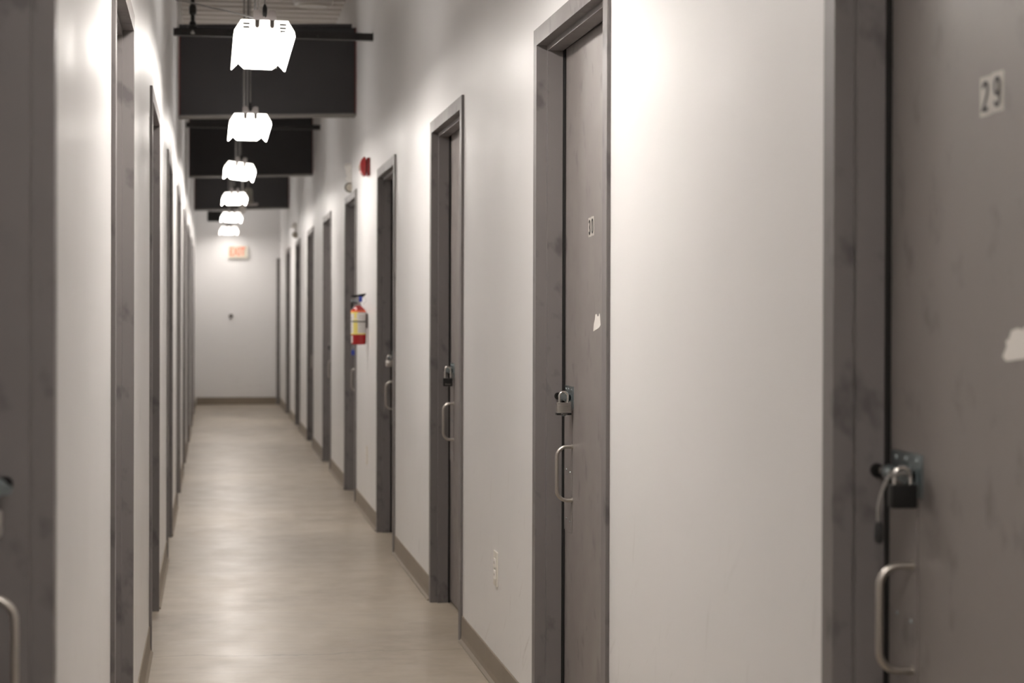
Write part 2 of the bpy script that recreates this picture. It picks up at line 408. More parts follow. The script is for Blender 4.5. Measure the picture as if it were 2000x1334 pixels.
    if number:
        yc, zc, shift = number[1], number[2], 0.0
        for i, ch in enumerate(number[0]):
            y = yc+(0.5-i)*0.0372
            dz = (-0.001 if i == 0 else 0.001)
            bm = bm_new(); box(bm, X(LEAF_D-0.0006), X(LEAF_D), y-0.0182, y+0.0182, zc+dz-0.0265, zc+dz+0.0265, 0.0002)
            pl = tag(obj('number_sticker', bm, M['tile'], t), 'pale sticker with the black digit '+ch)
            tb = digit_bm(ch)
            tb.transform(Matrix.Translation((X(LEAF_D-0.0012), y, zc+dz)) @ Matrix(((0,0,-s,0),(-s,0,0,0),(0,1,0,0),(0,0,0,1))))
            obj('digit', tb, M['ink'], pl)
    if torn:
        bm = bm_new(); prism(bm, [(yy, zz) for yy, zz in torn], X(LEAF_D-0.0005), X(LEAF_D), 'X')
        tag(obj('torn_paper', bm, M['paper'], t), 'torn white remnant of a paper notice')
    return t
def Yat(px, X=1.0184):            # depth of a spot on the right leaves
    return X*3654.0/(px-413.6)-TAU*X
def on_leaf(px, py, X=1.0184):
    z = X*3654.0/(px-413.6); return (z-TAU*X, CAM_H+(616.6-py)*z/3605.0)
ordn = ['nearest', 'second', 'third', 'fourth', 'fifth', 'sixth', 'seventh', 'eighth', 'ninth']
torn29 = [on_leaf(*p) for p in ((1972,641),(1985,636),(1992,640),(2003,630),(2030,628),(2040,640),(2044,690),(1990,697),(1962,701),(1955,692),(1963,672),(1961,662),(1968,656))]
torn30 = [on_leaf(*p) for p in ((1157,645),(1158,630),(1160,622),(1161,612),(1163,611),(1165,616),(1167.5,615),(1169,610),(1170,618),(1171,633),(1168,638))]
i = 1
for k, yf in enumerate(R_FAR):
    num = torn = None
    lab = '%s grey steel door along the right wall, counted from the viewer' % ordn[k]
    if k == 0: num, torn, lab = ('29', Yat(1931.5), 1.5385), torn29, 'grey steel door numbered 29 with pull handle, at the right edge of view'
    if k == 1: num, torn, lab = ('30', Yat(1152.3), 1.487), torn30, 'grey steel door numbered 30 in a scuffed grey frame on the right wall'
    door(i, 1, yf, lab, num, torn, 'grey doors along the right wall', **(dict(dyh=0.166, reach=0.054, dzh=0.007) if k == 0 else {})); i += 1
for k, yf in enumerate(L_FAR):
    lab = '%s grey steel door along the left wall, counted from the viewer' % ordn[k]
    if k == 0: lab = 'nearest grey steel door on the left wall, its handle at the left edge of view'
    door(i, -1, yf, lab, None, None, 'grey doors along the left wall', k != 1); i += 1

# ------------------------------------------------------------------ padlocks
def padlock(yf, s, label, style, zt=0.996, turn=0.0, d=0.057, sh=0.029, dy=0.1885, w=0.040, hgt=0.035):
    face = FR if s > 0 else FL
    o = Vector((face+s*d, yf-dy, zt-hgt))
    t = thing('padlock', o, label, 'padlock', 'padlocks on the door bolts')
    hw, ht = w/2, 0.0105
    bm = bm_new()
    if style == 'laminated':
        n = 9
        for k in range(n):
            a = o.z+0.005+(hgt-0.005)*k/n
            box(bm, o.x-hw, o.x+hw, o.y-ht, o.y+ht, a, a+(hgt-0.005)/n-0.0005, 0.0008)
        body = obj('body', bm, M['lam'], t, True)
        bm = bm_new(); box(bm, o.x-hw-0.0015, o.x+hw+0.0015, o.y-ht-0.001, o.y+ht+0.001, o.z-0.001, o.z+0.0055, 0.0015)
        bb = obj('bumper', bm, M['dark'], t, True)
        tb = text_bm('Master', 0.0062, 0.0, 1.1)
        tb.transform(Matrix.Translation((o.x, o.y-ht-0.0012, o.z+0.0022)) @ Matrix.Rotation(PI/2, 4, 'X'))
        obj('lettering', tb, M['lam'], bb)
        bm = bm_new(); lathe(bm, [(0.006,0),(0.006,0.003),(0,0.003)], (o.x, o.y, o.z-0.001), (0,0,-1), 18)
        obj('keyway', bm, M['zinc'], t, True)
    else:
        box(bm, o.x-hw, o.x+hw, o.y-ht, o.y+ht, o.z, o.z+hgt, 0.004)
        bmat = M['dark'] if style.startswith('black') else M['blue']
        if style == 'steel': bmat = M['lam']
        body = obj('body', bm, bmat, t, True)
        if style == 'black text':
            tb = text_bm('Master', 0.0085, 0.0, 1.1)
            tb.transform(Matrix.Translation((o.x, o.y-ht-0.0002, o.z+0.009)) @ Matrix.Rotation(PI/2, 4, 'X'))
            obj('lettering', tb, M['chrome'], body)
    r = hw-0.008; zs = o.z+hgt
    pts = [(o.x-r, o.y, zs-0.003), (o.x-r, o.y, zs+sh-r)]
    pts += arc((o.x, o.y, zs+sh-r), r, PI, 0, (1,0,0), (0,0,1), 10)
    pts += [(o.x+r, o.y, zs-0.003)]
    bm = bm_new(); tube(bm, pts, 0.0036, 12); obj('shackle', bm, M['chrome'], t, True)
    if turn:
        t.rotation_euler = (0, 0, turn)
    return t
padlock(R_FAR[0], 1, 'black padlock hanging on the bolt of door 29 at the right edge', 'black', zt=0.9985, sh=0.024)
padlock(R_FAR[1], 1, 'silver laminated steel padlock on the bolt of door 30', 'laminated', zt=0.996, sh=0.030)
padlock(R_FAR[2], 1, 'black padlock with long silver shackle on the third door of the right wall', 'black text', zt=0.978, sh=0.048)
padlock(R_FAR[3], 1, 'small silver padlock on the fourth door of the right wall', 'steel', zt=0.990)
padlock(R_FAR[4], 1, 'blue padlock on the door just behind the fire extinguisher', 'blue', zt=1.000)
padlock(R_FAR[5], 1, 'tiny dark padlock on the sixth door of the right wall', 'black', zt=0.990)
padlock(L_FAR[0], -1, 'padlock on the nearest left door, half cut off by the left edge', 'steel', zt=0.985, turn=PI/2, d=0.066)
# cable seal on door 29
yb = R_FAR[0]-0.197
a = W(1732, 925, 2.70); b_ = W(1715, 1012, 2.69)
cs = thing('cable_seal', (b_.x, yb, b_.z), 'grey cable with a black tip dangling beside the black padlock of door 29', 'cable seal')
pts = []
for k in range(13):
    u = k/12; px = 1735-22*math.sin(u*PI*0.62); pts.append((W(px, 925+92*u, 2.68).x, yb, W(px, 925+92*u, 2.68).z))
pts = [(FR+0.066, yb, 1.012), (FR+0.056, yb, 1.016)]+pts
bm = bm_new(); tube(bm, pts, 0.0028, 10); obj('cable', bm, M['cord'], cs, True)
e = Vector(pts[-1])
bm = bm_new(); lathe(bm, [(0,0.003),(0.0045,0.001),(0.0065,-0.004),(0.0068,-0.024),(0.005,-0.029),(0,-0.030)], e, (0,0,1), 16)
obj('tip', bm, M['rubber'], cs, True)

# ------------------------------------------------------------------ sockets
def outlet(y, z, label):
    t = thing('wall_outlet', (WR, y, z), label, 'outlet', 'outlets low on the right wall')
    bm = bm_new(); box(bm, WR-0.006, WR, y-0.036, y+0.036, z-0.058, z+0.058, 0.0025); pl = obj('cover_plate', bm, M['ivory'], t, True)
    for dz in (-0.020, 0.020):
        bm = bm_new(); box(bm, WR-0.0085, WR-0.005, y-0.016, y+0.016, z+dz-0.0145, z+dz+0.0145, 0.003); rc = obj('receptacle', bm, M['white'], t, True)
        bm = bm_new()
        for dy in (-0.0065, 0.0065): box(bm, WR-0.0088, WR-0.0083, y+dy-0.001, y+dy+0.001, z+dz-0.004, z+dz+0.005)
        obj('slot', bm, M['dark'], rc)
    bm = bm_new(); lathe(bm, [(0.003,0),(0.002,0.001),(0,0.0012)], (WR-0.006, y, z), (-1,0,0), 10); obj('screw', bm, M['zinc'], pl)
zo = WR*3654/(971.5-413.6)
outlet(zo-TAU*WR, CAM_H+(616.6-1109)*zo/3605, 'ivory wall outlet low between door 30 and the third right door')
zo = WR*3654/(718-413.6)
outlet(zo-TAU*WR, CAM_H+(616.6-888)*zo/3605, 'small ivory outlet low on the wall below the fire extinguisher')

# ------------------------------------------------------------------ ceiling beams and struts
def beam(yc, label):
    tilt = 0.037; a, b = WL+0.010, WR-0.004; z0, z1 = 2.540, 3.120
    t = thing('ceiling_beam', ((a+b)/2, yc, z0), label, 'beam', 'black beams across the corridor')
    def tz(x, z): return z+tilt*(x-a)/(b-a)
    bm = bm_new(); prism(bm, [(a+0.008, tz(a, z0)+0.012), (b-0.008, tz(b, z0)+0.012), (b-0.008, tz(b, z1)), (a+0.008, tz(a, z1))], yc-0.02, yc+0.02, 'Y')
    obj('web', bm, M['black'], t)
    for x0, x1 in ((a, a+0.008), (b-0.008, b)):
        bm = bm_new(); prism(bm, [(x0, tz(x0, z0)+0.012), (x1, tz(x1, z0)+0.012), (x1, tz(x1, z1)), (x0, tz(x0, z1))], yc-0.025, yc+0.02, 'Y')
        tag(obj('end_strip', bm, M['red_ox'], t), 'dark red strip at the end of the black beam')
    bm = bm_new(); prism(bm, [(a, tz(a, z0)), (b, tz(b, z0)), (b, tz(b, z0)+0.012), (a, tz(a, z0)+0.012)], yc-0.03, yc+0.13, 'Y')
    obj('bottom_flange', bm, M['flange'], t)
    bm = bm_new(); prism(bm, [(a, tz(a, z1)), (b-0.03, tz(b, z1)), (b-0.03, tz(b, z1)+0.02), (a, tz(a, z1)+0.02)], yc-0.06, yc+0.16, 'Y')
    obj('top_flange', bm, M['black'], t)
    for x in (0.235,):
        bm = bm_new(); cyl(bm, (x, yc+0.05, 3.14), (x, yc+0.05, CEIL+0.002), 0.006)
        obj('hanger', bm, M['black'], t)
BE = [12.2-0.06, 17.43-0.06, 22.85-0.06]
for y, w in zip(BE, ('nearest of the black beams, a deep board below the roof deck', 'middle black beam, between the nearest and the farthest one', 'farthest and smallest black beam, above the end of the corridor')):
    beam(y, w)
def strut(zeta, z, label, pipe):
    y = zeta-0.06
    t = thing('strut_channel', ((WL+WR)/2, y, z), label, 'strut', 'black struts spanning the corridor')
    bm = bm_new(); q = [(-0.021,-0.021),(0.021,-0.021),(0.021,0.021),(0.012,0.021),(0.012,0.013),(0.015,0.013),(0.015,-0.016),(-0.015,-0.016),(-0.015,0.013),(-0.012,0.013),(-0.012,0.021),(-0.021,0.021)]
    prism(bm, [(y+u, z+v) for u, v in q], WL+0.001, WR-0.001, 'X')
    obj('channel', bm, M['chan'], t)
    for x in ([-0.19, 0.10, 0.62] if pipe else [-0.17, 0.05, 0.66]):
        bm = bm_new(); lathe(bm, [(0.011,0),(0.011,0.006),(0.005,0.006),(0.005,0.012),(0,0.012)], (x, y-0.021, z), (0,-1,0), 6)
        obj('nut', bm, M['chan'], t)
    return t
S1 = strut(10.93, 2.905, 'near black strut spanning wall to wall above the second lamp', True)
S2 = strut(16.28, 2.912, 'far black strut spanning wall to wall behind the third lamp', False)
y = 10.93-0.06
pd = thing('sprinkler_pipe', (-0.114, y, 2.9265), 'short black threaded pipe dropping onto the near strut at left', 'pipe')
bm = bm_new(); cyl(bm, (-0.114, y, 2.9265), (-0.114, y, CEIL+0.02), 0.0125)
obj('pipe', bm, M['chan'], pd, True)
bm = bm_new(); lathe(bm, [(0.0125,0),(0.030,0.002),(0.030,0.012),(0.021,0.020),(0.019,0.040),(0.0125,0.045)], (-0.114, y, 2.9265), (0,0,1), 20)
obj('flange', bm, M['chan'], pd, True)
bm = bm_new(); lathe(bm, [(0.0125,0),(0.020,0.006),(0.022,0.02),(0.022,0.045),(0.018,0.06),(0.0125,0.065)], (-0.114, y, 3.005), (0,0,1), 20)
obj('coupling', bm, M['chan'], pd, True)
bm = bm_new(); lathe(bm, [(0.007,0),(0.007,0.008),(0.012,0.012),(0.012,0.016),(0,0.016)], (-0.114, y-0.024, 2.91), (0,-0.4,-1), 12)
obj('bolt_head', bm, M['nut'], pd, True)

# ------------------------------------------------------------------ lamps
LAMP_TOP, LAMP_L = 2.424, 1.06
def lamp(x, yn, label, roll=0.0, yaw=0.0, dz=0.0, lens='lens'):
    """wide strip lamp hung under the deck; local origin at the middle of its top"""
    o = Vector((x, yn+LAMP_L/2, LAMP_TOP+dz))
    t = thing('pendant_strip_light', o, label, 'ceiling light', 'hanging strip lights')
    t.rotation_euler = (0, roll, yaw)
    L = LAMP_L/2
    def L_obj(name, bm, mat, parent=t, smooth=False):
        me = bpy.data.meshes.new(name); bm.to_mesh(me); bm.free(); me.materials.append(mat)
        if smooth:
            for p_ in me.polygons: p_.use_smooth = True
            me.set_sharp_from_angle(angle=math.radians(38))
        q = bpy.data.objects.new(name, me); C.objects.link(q); q.parent = parent; return q
    # folded sheet housing: flat top, chamfers and flared side skirts
    sec = [(-0.1225,-0.0635), (-0.1195,-0.043), (-0.0925,0.0), (0.0925,0.0), (0.1195,-0.043), (0.1225,-0.0635)]
    inn = [(0.1210,-0.0630), (0.1180,-0.0425), (0.0918,-0.0018), (-0.0918,-0.0018), (-0.1180,-0.0425), (-0.1210,-0.0630)]
    bm = bm_new(); prism(bm, sec+inn, -L+0.005, L-0.005, 'Y'); L_obj('housing', bm, M['housing'])
    # underside lens: outer tips, two inverted vees, lower centre
    low = [(-0.1200,-0.0625), (-0.090,-0.031), (-0.063,-0.055), (0.063,-0.055), (0.090,-0.031), (0.1200,-0.0625)]
    bm = bm_new()
    A = [bm.verts.new((a, -L+0.003, b)) for a, b in low]; B = [bm.verts.new((a, L-0.003, b)) for a, b in low]
    for i in range(5): bm.faces.new((A[i], A[i+1], B[i+1], B[i]))
    A2 = [bm.verts.new((a, -L+0.003, b+0.0022)) for a, b in low]; B2 = [bm.verts.new((a, L-0.003, b+0.0022)) for a, b in low]
    for i in range(5): bm.faces.new((A2[i+1], A2[i], B2[i], B2[i+1]))
    for P, Q in ((A, A2), (B2, B)):
        for i in range(5): bm.faces.new((P[i], P[i+1], Q[i+1], Q[i]))
    bmesh.ops.recalc_face_normals(bm, faces=bm.faces[:])
    tag(L_obj('diffuser', bm, M[lens]), 'glowing white underside')
    # notch outline: straight slots seen at the top of the end plate
    outl = [(-0.1210,-0.0630), (-0.090,-0.0315), (-0.063,-0.0555), (0.063,-0.0555), (0.090,-0.0315), (0.1210,-0.0630), (0.1180,-0.0425), (0.0918,-0.0018),
            (0.0385,-0.0018), (0.0385,-0.024), (0.035,-0.0310), (0.0295,-0.033), (0.024,-0.0310), (0.0205,-0.024), (0.0205,-0.0018),
            (-0.0205,-0.0018), (-0.0205,-0.024), (-0.024,-0.0310), (-0.0295,-0.033), (-0.035,-0.0310), (-0.0385,-0.024), (-0.0385,-0.0018), (-0.0918,-0.0018), (-0.1180,-0.0425)]
    for sy in (-1, 1):
        bm = bm_new(); prism(bm, outl, sy*(L-0.002), sy*(L+0.001), 'Y')
        cp = L_obj('end_plate', bm, M['cap'])
        for sx in (-1, 1):
            for k, (w_, z_) in enumerate(((0.0135, -0.0170), (0.0130, -0.0310), (0.0110, -0.0440))):
                if k == 2 and sx < 0: continue
                bm = bm_new(); cx = sx*0.0725
                box(bm, cx-w_, cx+w_, sy*(L+0.001), sy*(L+0.0020), z_-0.0036, z_+0.0036)
                L_obj('vent_slot', bm, M['slot'], cp)
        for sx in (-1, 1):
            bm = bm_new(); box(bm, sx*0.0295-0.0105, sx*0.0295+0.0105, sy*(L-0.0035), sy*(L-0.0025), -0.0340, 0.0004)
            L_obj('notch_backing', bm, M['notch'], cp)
    # hanging bracket near each end: two rounded ears with a dip between
    inv = Matrix.Rotation(-roll, 4, 'Y')
    for yy in (-L+0.02, L-0.10):
        bm = bm_new()
        pr = [(-0.046,0.0), (-0.046,0.034), (-0.042,0.042), (-0.034,0.044), (-0.020,0.043), (-0.013,0.036), (-0.009,0.020), (0.0,0.014), (0.009,0.020), (0.013,0.036), (0.020,0.043), (0.034,0.044), (0.042,0.042), (0.046,0.034), (0.046,0.0)]
        prism(bm, pr, yy-0.0015, yy+0.0015, 'Y')
        br = tag(L_obj('hanger_bracket', bm, M['bracket']), 'grey steel hanging bracket')
        top = CEIL-LAMP_TOP-dz
        bm = bm_new(); tube(bm, [(0,yy,0.030), (0,yy,0.5*top), (0,yy,top)], 0.0028, 10); bm.transform(inv)
        L_obj('suspension_cable', bm, M['cord'], t, True)
        bm = bm_new(); lathe(bm, [(0,0.012),(0.007,0.016),(0.0095,0.026),(0.0095,0.050),(0.005,0.062),(0.0028,0.066)], (0,yy-0.003,0), (0,0,1), 14)
        L_obj('cable_gripper', bm, M['dark'], br, True)
    bm = bm_new(); n = 90; pts = [(-0.036, -L+0.075+0.0005*math.sin(k), top*k/n) for k in range(n+1)]
    tube(bm, [(-0.036, -L+0.075, 0.0), (-0.036, -L+0.075, top*0.5), (-0.036, -L+0.075, top)], 0.0052, 12)
    k = 0.01
    while k < top-0.02:
        lathe(bm, [(0.0052,0),(0.0066,0.002),(0.0066,0.005),(0.0052,0.007)], (-0.036, -L+0.075, k), (0,0,1), 12); k += 0.014
    bm.transform(inv)
    L_obj('flexible_conduit', bm, M['cord'], t, True)
    return t
lx = [0.2067, 0.2210, 0.2190, 0.2146, 0.2240, 0.2240]
names = ['largest and nearest hanging strip lamp in view, with dark slots in its end', 'second hanging strip lamp, in front of the nearest black beam',
         'third hanging strip lamp, tilted down to the right', 'fourth hanging strip lamp, in front of the farthest black beam',
         'fifth hanging strip lamp, just above the farthest one', 'farthest hanging strip lamp, lowest in the row above the exit sign']
lens_of = ['lens', 'lens', 'lens', 'lens_mid', 'lens_mid', 'lens_dim']
rolls = [0.012, 0.0, 0.115, -0.02, 0.03, -0.01]
z0s = [7.385, 10.80, 14.25, 17.70, 21.14, 24.53]
for k in range(6):
    lamp(lx[k], z0s[k]-TAU*lx[k], names[k], rolls[k], lens=lens_of[k])
lamp(0.21, 3.92, 'hanging strip lamp above the viewer, over door 30, out of frame', lens='lens_near')
lamp(0.21, 0.47, 'hanging strip lamp directly above the viewer, out of frame', lens='lens_mid')
lamp(0.21, -2.96, 'hanging strip lamp behind the viewer, out of frame', lens='lens_mid')

# cable sagging from the left wall to the first lamp
def px(pts): return [W(*p) for p in pts]
bm = bm_new(); tube(bm, [Vector((WL+0.007, 10.6, 3.16)), *px([(343,1,10.2),(372,6,9.8),(393,10.5,9.3),(414,16,8.9),(440,21,8.4),(465,27,7.9),(487,33,7.50)]), Vector((0.19, 7.42, 2.437))], 0.0042, 8)
tag(obj('power_cable', bm, M['cord'], smooth=True), 'thin dark cable running from the left wall down to the nearest lamp', 'cable')

# round fitting under the deck
c = W(610.5, 2, 13.0)
t = thing('round_ceiling_fitting', (c.x, c.y, CEIL), 'round white fitting under the roof deck at the top edge of view', 'ceiling fitting')
bm = bm_new(); lathe(bm, [(0.05,0.018),(0.05,0.0),(0.128,0.0),(0.138,-0.012),(0.140,-0.034),(0.132,-0.050),(0.110,-0.060),(0.060,-0.066),(0,-0.068)], (c.x, c.y, CEIL-0.018), (0,0,1), 40)
obj('body', bm, M['white'], t, True)
bm = bm_new(); lathe(bm, [(0.112,-0.059),(0.118,-0.063),(0.108,-0.068),(0.100,-0.063)], (c.x, c.y, CEIL-0.018), (0,0,1), 40)
obj('trim_ring', bm, M['ivory'], t, True)

# bell shaped fitting hanging before the last beam
c = W(484, 398, 20.3)
t = thing('bell_fitting', (c.x, c.y, c.z), 'pale bell-shaped fitting hanging in front of the farthest black beam', 'ceiling fitting')
bm = bm_new(); lathe(bm, [(0,0.175),(0.030,0.172),(0.046,0.150),(0.050,0.060),(0.055,0.020),(0.050,0.014),(0,0.012)], c, (0,0,1), 28)
obj('body', bm, flat('pale_green_grey', (0.30, 0.29, 0.25), 0.4), t, True)
bm = bm_new(); lathe(bm, [(0,0.016),(0.070,0.014),(0.082,0.006),(0.078,-0.006),(0.060,-0.012),(0,-0.014)], c+Vector((0.03,0,-0.005)), (0,0,1), 28)
obj('rim', bm, M['bracket'], t, True)
bm = bm_new(); cyl(bm, c+Vector((0,0,0.17)), (c.x, c.y, CEIL), 0.006); obj('stem', bm, M['cord'], t, True)
c = W(473, 409, 20.6)
bm = bm_new(); lathe(bm, [(0,-0.045),(0.030,-0.038),(0.042,-0.010),(0.040,0.020),(0.022,0.040),(0.006,0.050),(0.006,CEIL-c.z),(0,CEIL-c.z)], c, (0,0,1), 24)
tag(obj('globe_fitting', bm, M['white'], smooth=True), 'small white round fitting hanging beside the fifth lamp', 'ceiling fitting')

# ------------------------------------------------------------------ emergency lights
def emergency(zeta, pxb, pyb, heads, label):
    z = CAM_H+(616.6-pyb)*zeta/3605; y = zeta-TAU*WR
    t = thing('emergency_light', (WR, y, z), label, 'emergency light', 'twin emergency lights high on the right wall')
    bm = bm_new(); lathe(bm, [(0,0.022),(0.035,0.022),(0.052,0.014),(0.056,0.004),(0.056,0)], (WR, y, z), (-1,0,0), 28)
    obj('wall_plate', bm, M['white'], t, True)
    for hx, hy, d, ring in heads:
        c = W(hx, hy, zeta-0.02)
        bm = bm_new(); tube(bm, [(WR-0.018, y, z), (WR-0.035, y-0.004, z+(c.z-z)*0.3), ((WR-0.02+c.x)/2, c.y+0.02, (z+c.z)/2), tuple(c+Vector(d)*(-0.02))], 0.0075, 10)
        obj('arm', bm, M['white'], t, True)
        bm = bm_new(); lathe(bm, [(0,-0.040),(0.014,-0.038),(0.026,-0.026),(0.034,-0.004),(0.037,0.016),(0.035,0.019),(0,0.019)], c, d, 28)
        hd = obj('lamp_head', bm, M['white'], t, True)
        bm = bm_new(); lathe(bm, [(0.035,0.018),(0.036,0.0215),(0.025,0.0215),(0.024,0.018)], c, d, 28); obj('lens_ring', bm, M['gasket'] if ring else M['white'], hd, True)
        bm = bm_new(); lathe(bm, [(0.025,0.018),(0.018,0.022),(0,0.024)], c, d, 24); obj('lens', bm, M['glass'], hd, True)
emergency(12.75, 690, 343, ((682, 327, (-0.8,0.5,-0.25), False), (683.5, 365, (-0.25,-0.95,-0.15), True)), 'white twin-head emergency light beside the red fire alarm')
emergency(20.8, 590, 448, ((576, 440, (-0.6,0.5,0.3), True), (577, 457, (-0.35,-0.75,-0.55), True)), 'distant white twin-head emergency light above a right-hand door')

# ------------------------------------------------------------------ fire alarm
zz = 11.25; c = W(720, 325, zz); y = c.y; z = c.z
t = thing('fire_alarm', (WR, y, z), 'red fire alarm horn high on the right wall', 'fire alarm')
bm = bm_new(); box(bm, WR-0.018, WR, y-0.055, y+0.055, z-0.056, z+0.052, 0.004); obj('back_box', bm, M['dred'], t, True)
bm = bm_new(); box(bm, WR-0.026, WR-0.017, y-0.040, y+0.040, z-0.038, z+0.034, 0.003); obj('neck', bm, M['dred'], t, True)
bm = bm_new(); prism(bm, [(WR-0.025, z-0.060), (WR-0.045, z-0.052), (WR-0.056, z-0.030), (WR-0.058, z+0.012), (WR-0.050, z+0.044), (WR-0.036, z+0.060), (WR-0.025, z+0.048)], y-0.052, y+0.052, 'Y')
bmesh.ops.bevel(bm, geom=bm.edges[:], offset=0.004, segments=2, affect='EDGES')
hn = obj('horn_cover', bm, M['red'], t, True)
bm = bm_new(); box(bm, WR-0.066, WR-0.055, y-0.018, y+0.018, z-0.026, z+0.010, 0.003); obj('strobe_lens', bm, M['glass'], hn, True)

# ------------------------------------------------------------------ extinguisher
ze = 11.35; c = W(700.3, 672, ze); ex, ey, ez = c.x, c.y, c.z
R = 0.0465
t = thing('fire_extinguisher', (ex, ey, ez), 'red fire extinguisher with white label hung on the right wall', 'fire extinguisher')
bm = bm_new(); lathe(bm, [(0,0.003),(R-0.006,0.0),(R-0.001,0.004),(R,0.010),(R,0.198),(R-0.004,0.212),(R-0.016,0.227),(0.020,0.234),(0.017,0.240),(0,0.241)], (ex,ey,ez), (0,0,1), 40)
cy = obj('cylinder', bm, M['red'], t, True)
def wrap(bm, r, z0, z1, a0, a1, n=24):
    for k in range(n):
        p_, q_ = a0+(a1-a0)*k/n, a0+(a1-a0)*(k+1)/n
        f = lambda a_, rr, zz_: (ex+rr*math.cos(a_), ey+rr*math.sin(a_), zz_)
        vs = [bm.verts.new(v) for v in (f(p_,r,z0), f(q_,r,z0), f(q_,r,z1), f(p_,r,z1))]
        bm.faces.new(vs)
# angles: -pi/2 faces the viewer, pi faces the corridor
bm = bm_new(); wrap(bm, R+0.0007, ez+0.066, ez+0.198, -PI*1.15, -PI*0.14, 30); lb = obj('label', bm, M['lbl'], cy, True)
bm = bm_new(); wrap(bm, R+0.0011, ez+0.070, ez+0.155, -PI*0.76, -PI*0.56, 10); wrap(bm, R+0.0011, ez+0.062, ez+0.070, -PI*1.15, -PI*0.14, 30); wrap(bm, R+0.0011, ez+0.190, ez+0.200, -PI*1.10, -PI*0.55, 20); wrap(bm, R+0.0011, ez+0.160, ez+0.190, -PI*0.72, -PI*0.60, 8)
tag(obj('yellow_print', bm, M['yellow'], cy, True), 'yellow printing on the label')
bm = bm_new()
for k in range(8):
    zk = ez+0.078+k*0.0135
    if abs(zk-ez-0.142) < 0.006: continue
    wrap(bm, R+0.0014, zk, zk+0.003, -PI*(0.52-0.02*(k%3)), -PI*0.26, 8)
for k in range(5): wrap(bm, R+0.0014, ez+0.08+k*0.02, ez+0.085+k*0.02, -PI*0.98, -PI*0.84, 6)
obj('small_print', bm, M['bracket'], cy, True)
bm = bm_new(); wrap(bm, R+0.0012, ez+0.200, ez+0.211, -PI*1.15, -PI*0.14, 30); obj('orange_band', bm, M['orange'], cy, True)
bm = bm_new(); wrap(bm, R+0.0012, ez+0.010, ez+0.055, -PI*0.90, -PI*0.80, 6); tag(obj('symbol_patch', bm, M['lbl'], cy, True), 'small pale pictogram strip near the base')
bm = bm_new(); lathe(bm, [(R+0.0008,0.136),(R+0.0028,0.137),(R+0.0028,0.146),(R+0.0008,0.147)], (ex,ey,ez), (0,0,1), 40); obj('strap', bm, M['cord'], t, True)
bm = bm_new(); box(bm, ex+R-0.001, WR-0.0005, ey-0.014, ey+0.014, ez+0.10, ez+0.19, 0.001)
obj('wall_bracket', bm, M['cord'], t)
bm = bm_new(); lathe(bm, [(0.016,0.238),(0.016,0.250),(0.012,0.254),(0.012,0.276),(0.016,0.280),(0.016,0.292),(0,0.294)], (ex,ey,ez), (0,0,1), 20)
obj('valve', bm, M['bracket'], t, True)
bm = bm_new(); prism(bm, [(ex+0.006, ez+0.276), (ex+0.038, ez+0.300), (ex+0.046, ez+0.313), (ex+0.042, ez+0.315), (ex-0.034, ez+0.301), (ex-0.046, ez+0.302), (ex-0.044, ez+0.292), (ex-0.010, ez+0.286)], ey-0.008, ey+0.008, 'Y')
obj('top_lever', bm, M['dark'], t)
bm = bm_new(); prism(bm, [(ex-0.006, ez+0.262), (ex-0.042, ez+0.258), (ex-0.048, ez+0.268), (ex-0.046, ez+0.282), (ex-0.040, ez+0.270), (ex-0.006, ez+0.272)], ey-0.008, ey+0.008, 'Y')
obj('carry_handle', bm, M['zinc'], t)
bm = bm_new(); box(bm, ex+0.000, ex+0.022, ey-0.017, ey+0.017, ez+0.262, ez+0.294, 0.004)
tag(obj('safety_seal', bm, M['blue'], t, True), 'blue plastic seal')
bm = bm_new(); lathe(bm, [(0,0),(0.009,0),(0.012,0.010),(0.012,0.030),(0.008,0.036)], (ex-0.012, ey-0.014, ez+0.262), (-0.5,-1,0.0), 16); obj('pressure_gauge', bm, M['zinc'], t, True)
bm = bm_new(); tube(bm, [(ex-0.012, ey, ez+0.262), (ex-0.034, ey-0.004, ez+0.262), (ex-0.042, ey-0.006, ez+0.250), (ex-0.041, ey-0.006, ez+0.222)], 0.0065, 12); obj('hose_nozzle', bm, M['dark'], t, True)
bm = bm_new(); tube(bm, arc((ex+0.030, ey-0.006, ez+0.272), 0.016, -PI*0.6, PI*0.5, (1,0,0), (0,0,1), 12), 0.0013, 6)
tube(bm, [(ex+0.034, ey-0.006, ez+0.256), (ex+0.030, ey-0.004, ez+0.24)], 0.0013, 6)
tag(obj('safety_pin', bm, M['chrome'], t, True), 'wire ring of the safety pin')

# ------------------------------------------------------------------ end wall
ye = Y1
c = W(463, 492, Y1+TAU*0.35)
sx0, sx1 = W(445.5,0,25.84).x, W(484.5,0,25.84).x; sz0, sz1 = W(0,505,25.84).z, W(0,480,25.84).z
t = thing('exit_sign', ((sx0+sx1)/2, ye, sz0), 'lit exit sign with orange red letters on the end wall', 'exit sign')
bm = bm_new(); box(bm, sx0, sx1, ye-0.045, ye-0.001, sz0, sz1, 0.004); obj('housing', bm, M['ivory'], t, True)
bm = bm_new(); box(bm, sx0+0.006, sx1-0.030, ye-0.048, ye-0.044, sz0+0.012, sz1-0.012, 0.001); fp = obj('face_panel', bm, M['exitface'], t)
tb = text_bm('EXIT', 0.170, 0.0020, 0.62)
tb.transform(Matrix.Translation(((sx0+sx1)/2-0.014, ye-0.0487, (sz0+sz1)/2)) @ Matrix.Rotation(PI/2, 4, 'X'))
tag(obj('letters', tb, M['exitred'], fp), 'orange red letters reading EXIT')
c = W(451.3, 617, 25.84)
t = thing('wall_fitting', (c.x, ye, c.z), 'small dark round stub in the middle of the end wall', 'wall fitting')
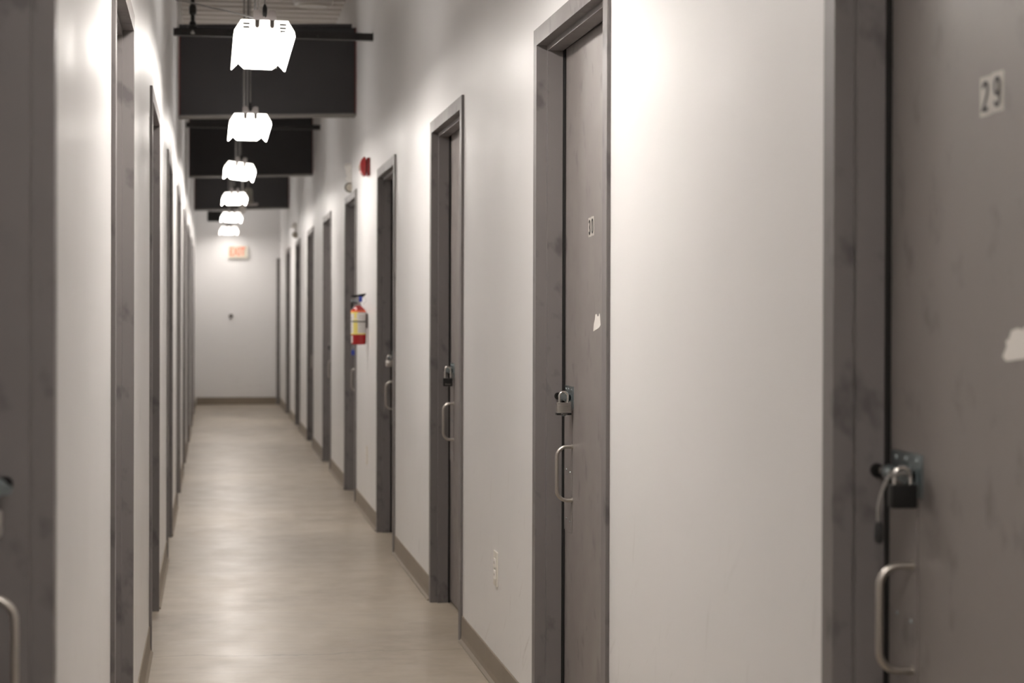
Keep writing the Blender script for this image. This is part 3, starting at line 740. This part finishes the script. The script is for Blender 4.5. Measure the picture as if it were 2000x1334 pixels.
bm = bm_new(); lathe(bm, [(0.030,0),(0.030,0.004),(0.022,0.008),(0.012,0.010)], (c.x, ye, c.z), (0,-1,0), 24); obj('rose', bm, M['bracket'], t, True)
bm = bm_new(); lathe(bm, [(0.012,0.008),(0.012,0.020),(0.022,0.028),(0.022,0.040),(0,0.043)], (c.x, ye, c.z), (0,-1,0), 24); obj('knob', bm, M['dark'], t, True)
a, b_ = W(405, 433, 25.84), W(452, 413, 25.84)
t = thing('air_vent', ((a.x+b_.x)/2, ye, a.z), 'black rectangular vent high on the end wall at left', 'vent')
bm = bm_new(); box(bm, a.x, b_.x, ye-0.012, ye-0.0005, a.z, b_.z, 0.002); obj('frame', bm, M['chan'], t)
bm = bm_new()
for k in range(6):
    zk = a.z+0.018+k*(b_.z-a.z-0.03)/6
    prism(bm, [(ye-0.020, zk), (ye-0.012, zk+0.012), (ye-0.011, zk+0.011), (ye-0.018, zk-0.001)], a.x+0.01, b_.x-0.01, 'X')
obj('louvre', bm, M['chan'], t)

# ------------------------------------------------------------------ world, camera
w = bpy.data.worlds.new('world'); bpy.context.scene.world = w; w.use_nodes = True
w.node_tree.nodes['Background'].inputs[0].default_value = (0.5, 0.5, 0.5, 1); w.node_tree.nodes['Background'].inputs[1].default_value = 0.0
cd = bpy.data.cameras.new('camera'); cam = bpy.data.objects.new('camera', cd); C.objects.link(cam)
cd.sensor_width = 36.0; cd.lens = FPX/2000*36.0; cd.clip_start = 0.02; cd.clip_end = 100
cam.location = (0, 0, CAM_H)
pitch, rollc = math.radians(0.30), math.radians(0.17)
yaw, sh = math.radians(9.36), 0.0
def proj(d, R_, sh_):
    v = R_.inverted() @ Vector(d); return (1000+FPX*v.x/-v.z, 667-FPX*v.y/-v.z+sh_*2000)
for _ in range(30):
    Rm = Matrix.Rotation(-yaw, 3, 'Z') @ Matrix.Rotation(PI/2-pitch, 3, 'X') @ Matrix.Rotation(rollc, 3, 'Z')
    x_, y_ = proj((0,1,0), Rm, sh)
    yaw -= (413.6-x_)/FPX*0.95; sh += (616.6-y_)/2000
Rm = Matrix.Rotation(-yaw, 3, 'Z') @ Matrix.Rotation(PI/2-pitch, 3, 'X') @ Matrix.Rotation(rollc, 3, 'Z')
print('VP', proj((0,1,0), Rm, sh), 'yaw', math.degrees(yaw), 'shift', sh)
cam.rotation_euler = Rm.to_euler(); cd.shift_y = sh
cd.dof.use_dof = True; cd.dof.focus_distance = 5.1; cd.dof.aperture_fstop = 4.7
sc = bpy.context.scene; sc.camera = cam
sc.view_settings.view_transform = 'Standard'; sc.view_settings.look = 'None'; sc.view_settings.gamma = 1.0
sc.view_settings.use_curve_mapping = False; sc.view_settings.exposure = 0.0
sc.cycles.use_denoising = True; sc.cycles.max_bounces = 12; sc.cycles.diffuse_bounces = 9; sc.cycles.glossy_bounces = 6
sc.cycles.sample_clamp_indirect = 8.0
